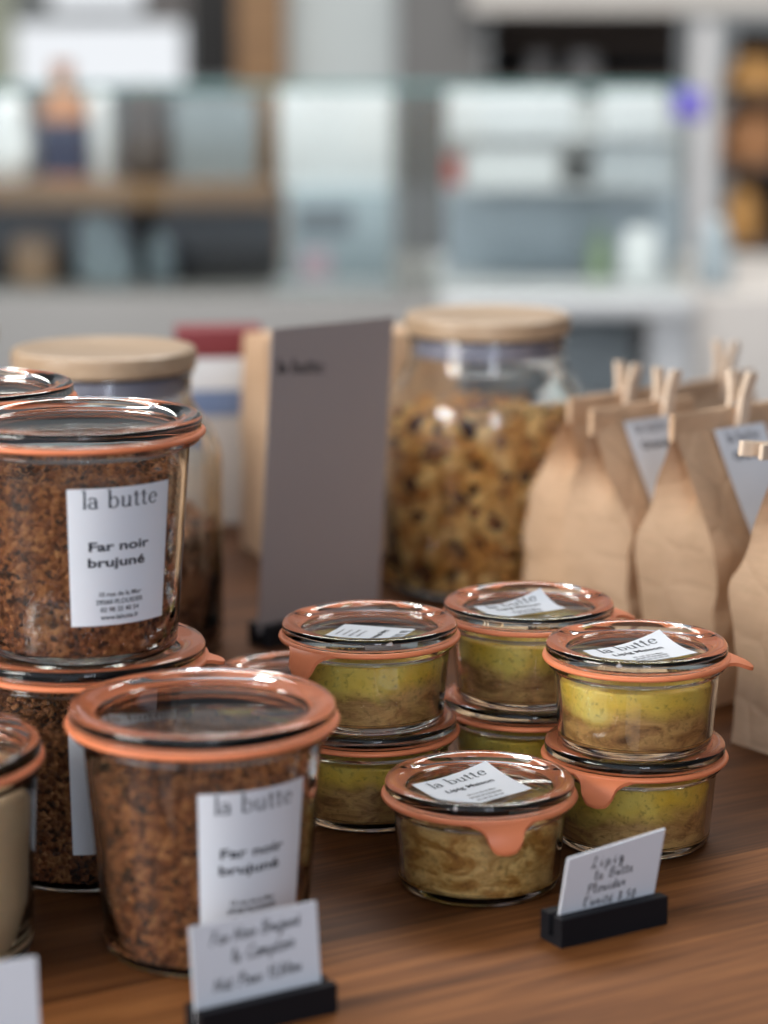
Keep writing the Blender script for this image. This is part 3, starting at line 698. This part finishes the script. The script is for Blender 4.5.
# loose paper labels lying on the lids of the low jars
def lid_label(parent, J, p_left, p_back, p_right, curl, flip=False):
    z = J['rec']
    L, Bk, Rg = Vector((*p_left, 0)), Vector((*p_back, 0)), Vector((*p_right, 0))
    inv = Matrix.Rotation(-parent.rotation_euler.z, 3, 'Z'); c0 = Vector(parent.location)
    L, Bk, Rg = [inv @ (p - Vector((c0.x, c0.y, 0))) for p in (L, Bk, Rg)]
    W_, H_2 = (Bk - L).length, (Rg - Bk).length
    ex = (Bk - L); ey = (Bk - Rg)
    mid = (L + Rg) / 2
    def surf(u, v):
        s, t = u / W_, v / H_2
        p = mid + ex * s + ey * t
        q = max(0.0, s + t - 0.30); e = max(0.0, abs(s - t) - .55)
        return Vector((p.x, p.y, z + 0.0004 + curl * q * q * 1.6 + 0.003 * e * e)), Vector((0, 0, 1))
    o = link('paper_label', sheet('lid_label', W_, H_2 * .88, lambda u, v: surf(u, v + .06 * H_2), 0.00015, 16, 16), M['paper'], parent)
    k = W_ / 0.048; g = -1 if flip else 1
    lay = [(serif('la butte', 0.0052 * k), 0.26 * H_2, 0), (sans('Lipig Maison', 0.0053 * k, 1.15, 0.00012), 0.06 * H_2, 1),
           (sans('10 rue de la Mer', 0.0026 * k, 1.05, 0.00004), -.14 * H_2, 1), (sans('29260 PLOUIDER', 0.0026 * k, 1.05, 0.00004), -.23 * H_2, 1),
           (sans('02 98 25 40 54', 0.0026 * k, 1.05, 0.00004), -.32 * H_2, 1), (sans('www.labutte.fr', 0.0026 * k, 1.05, 0.00004), -.41 * H_2, 1)]
    lay = [(shift(t, 0, dy), i) for t, dy, i in lay]
    if flip: lay = [([[(-p[0], -p[1]) for p in t] for t in tr], i) for tr, i in lay]
    link('printed_text', print_mesh('lid_print', lay, surf, 0.0003), None, o)
lid_label(jarF, LOW, (0.0124, 1.0420), (0.0470, 1.0710), (0.0690, 1.0330), 0.0035)
lid_label(jarB, LOW, (0.0930, 1.0960), (0.1315, 1.1200), (0.1485, 1.0900), 0.006)
lid_label(jarA, LOW, (-0.0315, 1.1200), (-0.0190, 1.1490), (0.0200, 1.1370), 0.0, True)
lid_label(jarC, LOW, (0.0450, 1.1830), (0.0800, 1.2030), (0.0930, 1.1780), 0.007)


# ------------------------------------------------------------------ big storage jars with wooden lids
BJ_H, BJ_R, NK = 0.172, 0.0710, 0.0530
def big_jar_mesh():
    out = [(0, .002), (BJ_R - .012, .002), (BJ_R - .009, 0)] + arc(BJ_R - .008, .008, .008, -80, 0, 6) + [(BJ_R, .03), (BJ_R, .08), (BJ_R, .118)] + \
          [(BJ_R - .0015, .126), (BJ_R - .006, .136), (BJ_R - .012, .144), (NK + .002, .150), (NK, .154), (NK, .168), (NK + .0015, .170), (NK + .0012, BJ_H), (NK - .001, BJ_H)]
    inn = [(NK - .003, .170), (NK - .003, .153), (NK - .001, .148), (BJ_R - .015, .1415), (BJ_R - .009, .134), (BJ_R - .0045, .125), (BJ_R - .003, .117), (BJ_R - .003, .08), (BJ_R - .003, .012), (BJ_R - .008, .006), (0, .006)]
    bm = bmesh.new(); lathe(bm, out + inn, 112); return to_mesh(bm, 'storage_body', 40)
big_body = big_jar_mesh()
bm = bmesh.new(); lathe(bm, [(0, .1725), (NK + .0022, .1725), (NK + .0032, .1735), (NK + .0036, .180), (NK + .0030, .1838), (NK + .0015, .1850), (NK - .004, .1853), (NK - .008, .1840), (0, .1840)], 96); big_lid = to_mesh(bm, 'wooden_lid', 40)
bm = bmesh.new(); lathe(bm, [(0, .1722), (NK - .0032, .1722), (NK - .0032, .1590), (NK - .006, .1580), (0, .1580)], 96); big_plug = to_mesh(bm, 'seal_plug', 40)
def lumps(name, rmax, ztop, size, seed, core):
    rnd = random.Random(seed); bm = bmesh.new()
    def lump(c, s):
        mt = Matrix.Translation(c) @ Matrix.Rotation(rnd.uniform(0, 6.28), 4, Vector((rnd.random() - .5, rnd.random() - .5, rnd.random() - .5 + 1e-3)).normalized()) @ Matrix.Diagonal((s * rnd.uniform(.8, 1.25), s * rnd.uniform(.7, 1.1), s * rnd.uniform(.55, .9), 1))
        g = bmesh.ops.create_icosphere(bm, subdivisions=2, radius=1.0, matrix=mt)
        for v in g['verts']:
            d = v.co - c; v.co = c + d * (1 + .30 * noise.noise(v.co * 170))
            rr = math.hypot(v.co.x, v.co.y)
            if rr > rmax: v.co.x *= rmax / rr; v.co.y *= rmax / rr
            if v.co.z < .0065: v.co.z = .0065
    def spread(area_pts):
        for c in area_pts: lump(c, size * rnd.choice((.6, .8, .9, 1, 1.1, 1.25)))
    nz = int(ztop / (size * 1.25))
    for j in range(nz + 1):
        n = int(2 * PI * rmax / (size * 1.45))
        for k in range(n):
            a = 2 * PI * (k + (j % 2) * .5 + rnd.uniform(-.3, .3)) / n; r = rmax - size * rnd.uniform(.45, .95)
            spread([Vector((r * math.sin(a), -r * math.cos(a), .006 + size * .6 + j * (ztop - size - .006) / nz + rnd.uniform(-.25, .25) * size))])
    for _ in range(int(1.5 * (rmax / size) ** 2)):
        a = rnd.uniform(0, 6.283); r = (rmax - size) * math.sqrt(rnd.random())
        spread([Vector((r * math.sin(a), -r * math.cos(a), ztop - size * rnd.uniform(.1, .8)))])
    lathe(bm, [(0, .0068), (rmax - size * .8, .0068), (rmax - size * .8, ztop - size * .8), (0, ztop - size * .8)], 48)
    return to_mesh(bm, name, 180)
def big_jar(x, y, rz, label, fm, fmat, s=1.0):
    o = empty('storage_jar', (x, y, 0), rz, label, 'jar', 'big storage jars with wooden lids')
    o.scale = (1, 1, s * 1.018)
    link('glass_body', big_body, M['glass'], o); tag(link('granola', fm, fmat, o), kind='stuff')
    link('seal_plug', big_plug, M['silicone'], o); link('wooden_lid', big_lid, M['lidwood'], o)
    return o
big_jar(0.0705, 1.640, R(20), 'large glass jar full of golden granola with pale wooden lid', lumps('gold', BJ_R - .0034, .1180, .0066, 3, None), M['granola'])
darkl = lumps('dark', BJ_R - .0034, .076, .0075, 5, None)
big_jar(-0.171, 1.466, R(-30), 'large glass jar part filled with dark granola, wooden lid, behind the left stack', darkl, M['granola_dark'])
big_jar(-0.312, 1.585, R(40), 'large wooden-lidded jar at the left edge, behind the jar of dark granola', darkl, M['granola_dark'])

# ------------------------------------------------------------------ kraft paper bags
def bag_meshes(key, W, G, h, seed, flat=0.86, lean=0.0, roll=True, crump=0.0036):
    # four-sided gusseted bag: faces keep their width, gusset folds inward as the faces close
    rnd = random.Random(seed); bm = bmesh.new(); rows = []; nz = 34; nf, ng = 12, 6
    so = Vector((seed * 3.7, seed * 1.3, 0))
    for j in range(nz + 1):
        t = j / nz
        s = 0 if t < .56 else min(1, (t - .56) / (flat - .56)); s = s * s * (3 - 2 * s) * .15 + s * .85
        g = (G / 2) * (1 - s) + .0016 * s
        p = math.sqrt(max(0, (G / 2) ** 2 - g * g)) * .92
        k_ = max(0, min(1, (t - .56) / .22)); p *= k_ * k_ * (3 - 2 * k_)
        bul = .06 * G * math.sin(PI * min(1, t / .7)) * (1 - s)
        loop = []
        for i in range(nf): u = i / nf; loop.append((-W / 2 + W * u, -g - bul * math.sin(PI * u)))
        for i in range(ng): u = i / ng; q = 1 - abs(2 * u - 1); loop.append((W / 2 - p * q + bul * .35 * math.sin(PI * u) * (1 - s), -g + 2 * g * u))
        for i in range(nf): u = i / nf; loop.append((W / 2 - W * u, g + bul * math.sin(PI * u)))
        for i in range(ng): u = i / ng; q = 1 - abs(2 * u - 1); loop.append((-W / 2 + p * q - bul * .35 * math.sin(PI * u) * (1 - s), g - 2 * g * u))
        row = []
        for x, y in loop:
            P0 = Vector((x, y, h * t)); k = min(1, t * 5) * (1 - s * .75)
            d = noise.noise_vector(P0 * 32 + so) * crump * k + noise.noise_vector(P0 * 80 + so) * crump * .35 * k
            cr = (1 - abs(noise.noise(P0 * 21 + so)) * 3.2); d *= 1.0; cr = max(0.0, cr) * crump * .7 * k
            sg = -1 if y > 0 else 1
            row.append(bm.verts.new((x + d.x + (cr if x < 0 else -cr) * .5, y + d.y + sg * cr + lean * t * t, max(0.0, h * t + d.z * .2))))
        rows.append(row)
    n = len(rows[0])
    for a, b in zip(rows, rows[1:]):
        for i in range(n): bm.faces.new((a[i], a[(i + 1) % n], b[(i + 1) % n], b[i]))
    bm.faces.new(rows[0][::-1]); bm.faces.new(rows[-1])
    body = to_mesh(bm, key + '_bag', 28)
    if not roll: return body, None
    bm = bmesh.new()      # the mouth folded over into a flat roll along the top
    prof = [(.0022 * math.copysign(abs(math.cos(R(a))) ** .5, math.cos(R(a))), .0085 * math.copysign(abs(math.sin(R(a))) ** .6, math.sin(R(a)))) for a in range(0, 360, 24)]
    rows = []
    for i in range(19):
        x = -W / 2 - .0008 + (W + .0016) * i / 18; row = []
        for a, b in prof:
            d = noise.noise_vector(Vector((x * 45, a * 300, seed))) * .0010
            row.append(bm.verts.new((x + d.x, a + lean + d.y, h + b - .0035 + d.z)))
        rows.append(row)
    for a, b in zip(rows, rows[1:]):
        for i in range(len(prof)): bm.faces.new((a[i], a[(i + 1) % len(prof)], b[(i + 1) % len(prof)], b[i]))
    bm.faces.new(rows[0][::-1]); bm.faces.new(rows[-1])
    return body, to_mesh(bm, key + '_roll', 40)
def bag(x, y, phi, W, G, h, seed, label, lean=0.0, lab=None, group='small kraft paper bags closed with wooden pegs'):
    o = empty('paper_bag', (x, y, 0), R(phi), label, 'bag', group)
    b, r_ = bag_meshes('b%d' % seed, W, G, h, seed, .96, lean)
    link('bag_body', b, M['kraft'], o); link('rolled_top', r_, M['kraft'], o)
    if lab:
        lx, lz, lw, lh = lab
        def surf(u, v):
            t = (lz + v) / h; s = 0 if t < .56 else min(1, (t - .56) / .40); s = s * s * (3 - 2 * s) * .15 + s * .85
            g = (G / 2) * (1 - s) + .0016 * s + .06 * G * math.sin(PI * min(1, t / .7)) * (1 - s) * math.sin(PI * ((lx + u) / W + .5))
            return Vector((lx + u, -g - .0046 + lean * t * t, lz + v)), Vector((0, -1, .1)).normalized()
        l = link('paper_label', sheet('bag_label', lw, lh, surf, .0002, 8, 16), M['paper'], o)
        link('printed_text', print_mesh('bag_print', [(shift(serif('la butte', .0040), 0, lh * .36), 0), (shift(sans('Granola', .0062, 1.3, .00015), 0, lh * .20), 1)], surf, .0004), None, l)
    return o
PH = 39.0
def bag_at_corner(cx, cy, phi, W, *a, **k):
    return bag(cx + W / 2 * math.cos(R(phi)), cy + W / 2 * math.sin(R(phi)), phi, W, *a, **k)
bags = [
    bag_at_corner(0.108, 1.532, 40, .085, .054, .144, 1, 'leftmost small kraft bag, beside the granola jar', -.016),
    bag_at_corner(0.129, 1.431, PH, .085, .060, .150, 2, 'second kraft bag from the left, white label half covered by the next bag', .007, (.000, .118, .042, .056)),
    bag_at_corner(0.170, 1.354, PH, .085, .060, .159, 3, 'third kraft bag from the left, white label on its shaded face', .009, (.006, .124, .042, .058)),
    bag_at_corner(0.207, 1.236, PH - 2, .085, .062, .163, 4, 'front kraft bag at the right edge, cut off by the frame', .004),
    bag_at_corner(0.198, 1.640, 50, .100, .062, .134, 5, 'kraft bag at the back of the row, its top rising behind the others', 0.0),
]
# ------------------------------------------------------------------ clothes pegs
def prong_mesh():
    bm = bmesh.new(); L = .036; rows = []
    for z, w0, w1 in ((-.014, .0, .0016), (-.011, .0, .0026), (-.004, .0004, .0034), (.004, .0004, .0036), (.010, .0006, .0034), (.018, .0022, .0052), (L - .014, .0034, .0060)):
        rows.append([bm.verts.new((x, y, z)) for x, y in ((-.0033, w0), (.0033, w0), (.0033, w1), (-.0033, w1))])
    for a, b in zip(rows, rows[1:]):
        for i in range(4): bm.faces.new((a[i], a[(i + 1) % 4], b[(i + 1) % 4], b[i]))
    bm.faces.new(rows[0][::-1]); bm.faces.new(rows[-1])
    bmesh.ops.bevel(bm, geom=list(bm.edges), offset=.0003, segments=1, affect='EDGES')
    return to_mesh(bm, 'prong', 30)
prongm = prong_mesh()
bm = bmesh.new()
for k in range(4):
    z = .0035 + k * .0009
    g = bmesh.ops.create_circle(bm, segments=12, radius=.0026)
    ring = []
    c0 = [v.co.copy() for v in g['verts']]; bmesh.ops.delete(bm, geom=g['verts'], context='VERTS')
    for i in range(16):
        a = 2 * PI * i / 16
        ring.append([bm.verts.new(((-.0027 + k * .0018) + .0004 * math.cos(b), (.0026 + .0004 * math.sin(b)) * math.cos(a), .004 + (.0026 + .0004 * math.sin(b)) * math.sin(a))) for b in (0, PI / 2, PI, 3 * PI / 2)])
    for i in range(16):
        for j in range(4): bm.faces.new((ring[i][j], ring[i][(j + 1) % 4], ring[(i + 1) % 16][(j + 1) % 4], ring[(i + 1) % 16][j]))
springm = to_mesh(bm, 'spring', 180)
def peg(b, u, dz, rot, label, s=1.27, lean=0.0, lay=False):
    h = b['h_top']
    o = empty('clothes_peg', (0, 0, 0), 0, label, 'clothes peg', 'wooden pegs closing the kraft bags')
    loc = Matrix.Translation(b.location) @ Matrix.Rotation(b.rotation_euler.z, 4, 'Z') @ Matrix.Translation((u, b['lean'], h + dz)) @ Matrix.Rotation(R(rot), 4, 'Y') @ Matrix.Rotation(R(lean), 4, 'X') @ Matrix.Rotation(R(90 if lay else 0), 4, 'Z')
    o.matrix_world = loc @ Matrix.Diagonal((s, s, s, 1))
    for sgn in (1, -1):
        p = link('prong', prongm, M['pegwood'], o); p.rotation_euler = (0, 0, 0 if sgn > 0 else PI); p.location = (0, sgn * .0014, 0)
    link('spring', springm, M['metal'], o)
    return o
for b, h, l in zip(bags, (.144, .150, .159, .163, .134), (-.016, .007, .009, .004, 0)): b['h_top'] = h; b['lean'] = l
peg(bags[0], .006, -.005, 8, 'wooden peg on the leftmost small bag, nearest the granola jar')
peg(bags[1], .018, -.004, 8, 'wooden peg above the half covered white label')
peg(bags[2], .011, -.003, 8, 'wooden peg above the white label of the third bag')
peg(bags[3], -.036, .001, -84, 'wooden peg lying sideways on the front bag at the right edge', 1.2, 0, False)
peg(bags[4], .014, .001, 6, 'wooden peg standing highest, on the back bag')

# ------------------------------------------------------------------ grey standing card and the kraft bag it leans by
bigbag = empty('paper_bag', (-0.0815 + .0725 * math.cos(R(22)) - .0325 * math.sin(R(22)), 1.70 + .0725 * math.sin(R(22)) + .0325 * math.cos(R(22)), 0), R(22), 'tall kraft bag standing behind the grey card and granola jar', 'bag')
bb, _ = bag_meshes('tallbag', .145, .065, .161, 9, 2.2, 0, False, .0012)
link('bag_body', bb, M['kraft'], bigbag)

def holder_mesh(L, D, h, slot):
    # block with a slot along its top
    bm = bmesh.new()
    prof = [(-D / 2, 0), (D / 2, 0), (D / 2, h), (slot, h), (slot, h * .25), (-slot, h * .25), (-slot, h), (-D / 2, h)]
    a = [bm.verts.new((-L / 2, y, z)) for y, z in prof]; b = [bm.verts.new((L / 2, y, z)) for y, z in prof]
    for i in range(8): bm.faces.new((a[i], a[(i + 1) % 8], b[(i + 1) % 8], b[i]))
    for f in (a, b): bm.faces.new((f[0], f[5], f[6], f[7])); bm.faces.new((f[0], f[1], f[4], f[5])); bm.faces.new((f[1], f[2], f[3], f[4]))
    es = [e for e in bm.edges if not (e.is_manifold and e.calc_face_angle(0) < .1)]
    bmesh.ops.recalc_face_normals(bm, faces=bm.faces)
    bmesh.ops.bevel(bm, geom=es, offset=.0008, segments=2, affect='EDGES')
    return to_mesh(bm, 'holder', 40)
def card(x, y, phi, w, h, tilt, inplane, z0, m, layers, label, thick=.0005, cat='card', dx=0.0, skew=0.0):
    o = empty('price_card' if cat == 'card' else 'card_sign', (x, y, z0), R(phi), label, cat)
    o.rotation_mode = 'XYZ'
    mt = Matrix.Translation((x, y, z0)) @ Matrix.Rotation(R(phi), 4, 'Z') @ Matrix.Rotation(R(tilt), 4, 'X') @ Matrix.Rotation(R(inplane), 4, 'Y') @ Matrix.Translation((dx, 0, 0))
    o.matrix_world = mt
    def surf(u, v): return Vector((u, -thick, v + h / 2)), Vector((0, -1, 0))
    cm = box_mesh('card_sheet', -w / 2, w / 2, -thick, thick, 0, h)
    for v in cm.vertices:          # cut by hand, not quite square
        if v.co.z > h / 2: v.co.z += skew * v.co.x
    s = link('card_sheet', cm, m, o)
    pm = print_mesh('card_text', layers, surf, .00015); link('written_text', pm, None, s)
    return o
def holder(x, y, phi, L, D, h, slot, label):
    o = tag(link('card_holder', holder_mesh(L, D, h, slot), M['black'], None, (x, y, 0)), label, 'card holder', 'black slotted card holders'); o.rotation_euler = (0, 0, R(phi)); return o

# tall grey sign
c42 = Vector((math.cos(R(42)), math.sin(R(42)), 0)); gl = Vector((-0.0787, 1.465, 0)) + c42 * .050
holder(gl.x, gl.y, 42, .098, .022, .014, .0030, 'black slotted holder under the tall grey card')
card(gl.x, gl.y, 42, .100, .194, 0, 4.0, .0048, M['greycard'], [(shift(serif('la butte', .0056), -.026 + k * .0004, .194 / 2 - .031, -1), 1) for k in (-1, 0, 1)], 'tall taupe grey card printed la butte, standing before a kraft bag', .0006, 'sign', 0.0, .065)

# a printed packet at the far side of the table
pk = empty('striped_packet', (-0.128, 1.860, 0), R(8), 'blurred packet with dark red, white and blue bands, seen past the dark granola jar', 'packet')
for nm, z0_, z1_, mm in (('beige_base', 0, .085, beige_lam), ('blue_band', .0851, .105, plain('packet_blue', (.16, .22, .36), .6)), ('white_band', .1051, .130, white_bg), ('red_top', .1301, .152, plain('packet_red', (.22, .035, .04), .6))):
    link(nm, box_mesh(nm, -.033, .033, -.02, .02, z0_, z1_, bev=.0008), mm, pk)

# handwritten price cards
ch = Vector((0.0997, 0.9783, 0)); hp = 31.0
hn = Vector((math.sin(R(hp)), -math.cos(R(hp)), 0))
hc = ch - hn * .0070 - Vector((math.cos(R(hp)), math.sin(R(hp)), 0)) * .0015
holder(hc.x, hc.y, hp, .056, .0155, .0128, .0017, 'black slotted holder by itself at the right of the front pate jar')
lay2 = [(shift(pen('Lipig', .0027, .0006, .55, .05), -.003, .0100, 4), 1), (shift(pen('la Butte', .0024, .00055, .25, .05), .001, .0040, 4), 1), (shift(pen('Plouider', .0024, .00055, .25, .05), -.002, -.0022, 4), 1), (shift(pen("l'unité 8,50", .0024, .00055, .25, .05), .001, -.0086), 1)]
card(hc.x - .0005, hc.y, hp, .050, .0385, 10, 2, .0034, M['paper'], lay2, 'white handwritten card in the black holder right of the front pate jar', skew=.13)
h1 = Vector((-0.0442, 0.8810, 0)) - Vector((math.sin(R(31)), -math.cos(R(31)), 0)) * .0065
holder(h1.x, h1.y, 31, .060, .0135, .0120, .0017, 'black slotted holder in front of the tall front jar')
lay1 = [(shift(pen('Far Noir Brujuné', .0026, .0006), .0, .0118, 2), 1), (shift(pen('le Comptoir', .0028, .0006), .003, .0035, 2), 1), (shift(pen('Nat Paux 13,80eu', .0026, .0006), .0, -.0065, 2), 1)]
card(h1.x - .001, h1.y - .0006, 31, .0555, .0405, -6, 0, .0034, M['paper'], lay1, 'white handwritten card in front of the tall jar of brown crumbs')
h0 = Vector((-0.1535, 0.825, 0))
holder(h0.x, h0.y, 22, .060, .0135, .0120, .0017, 'black slotted holder at the lower left corner')
card(h0.x, h0.y, 22, .058, .0430, -5, 0, .0034, M['paper'], [(shift(pen('Riz au lait'.replace('R', 'B').replace('z', 'x'), .0027, .0005), .0, .010), 1)], 'white card cut off at the lower left corner of the photo')
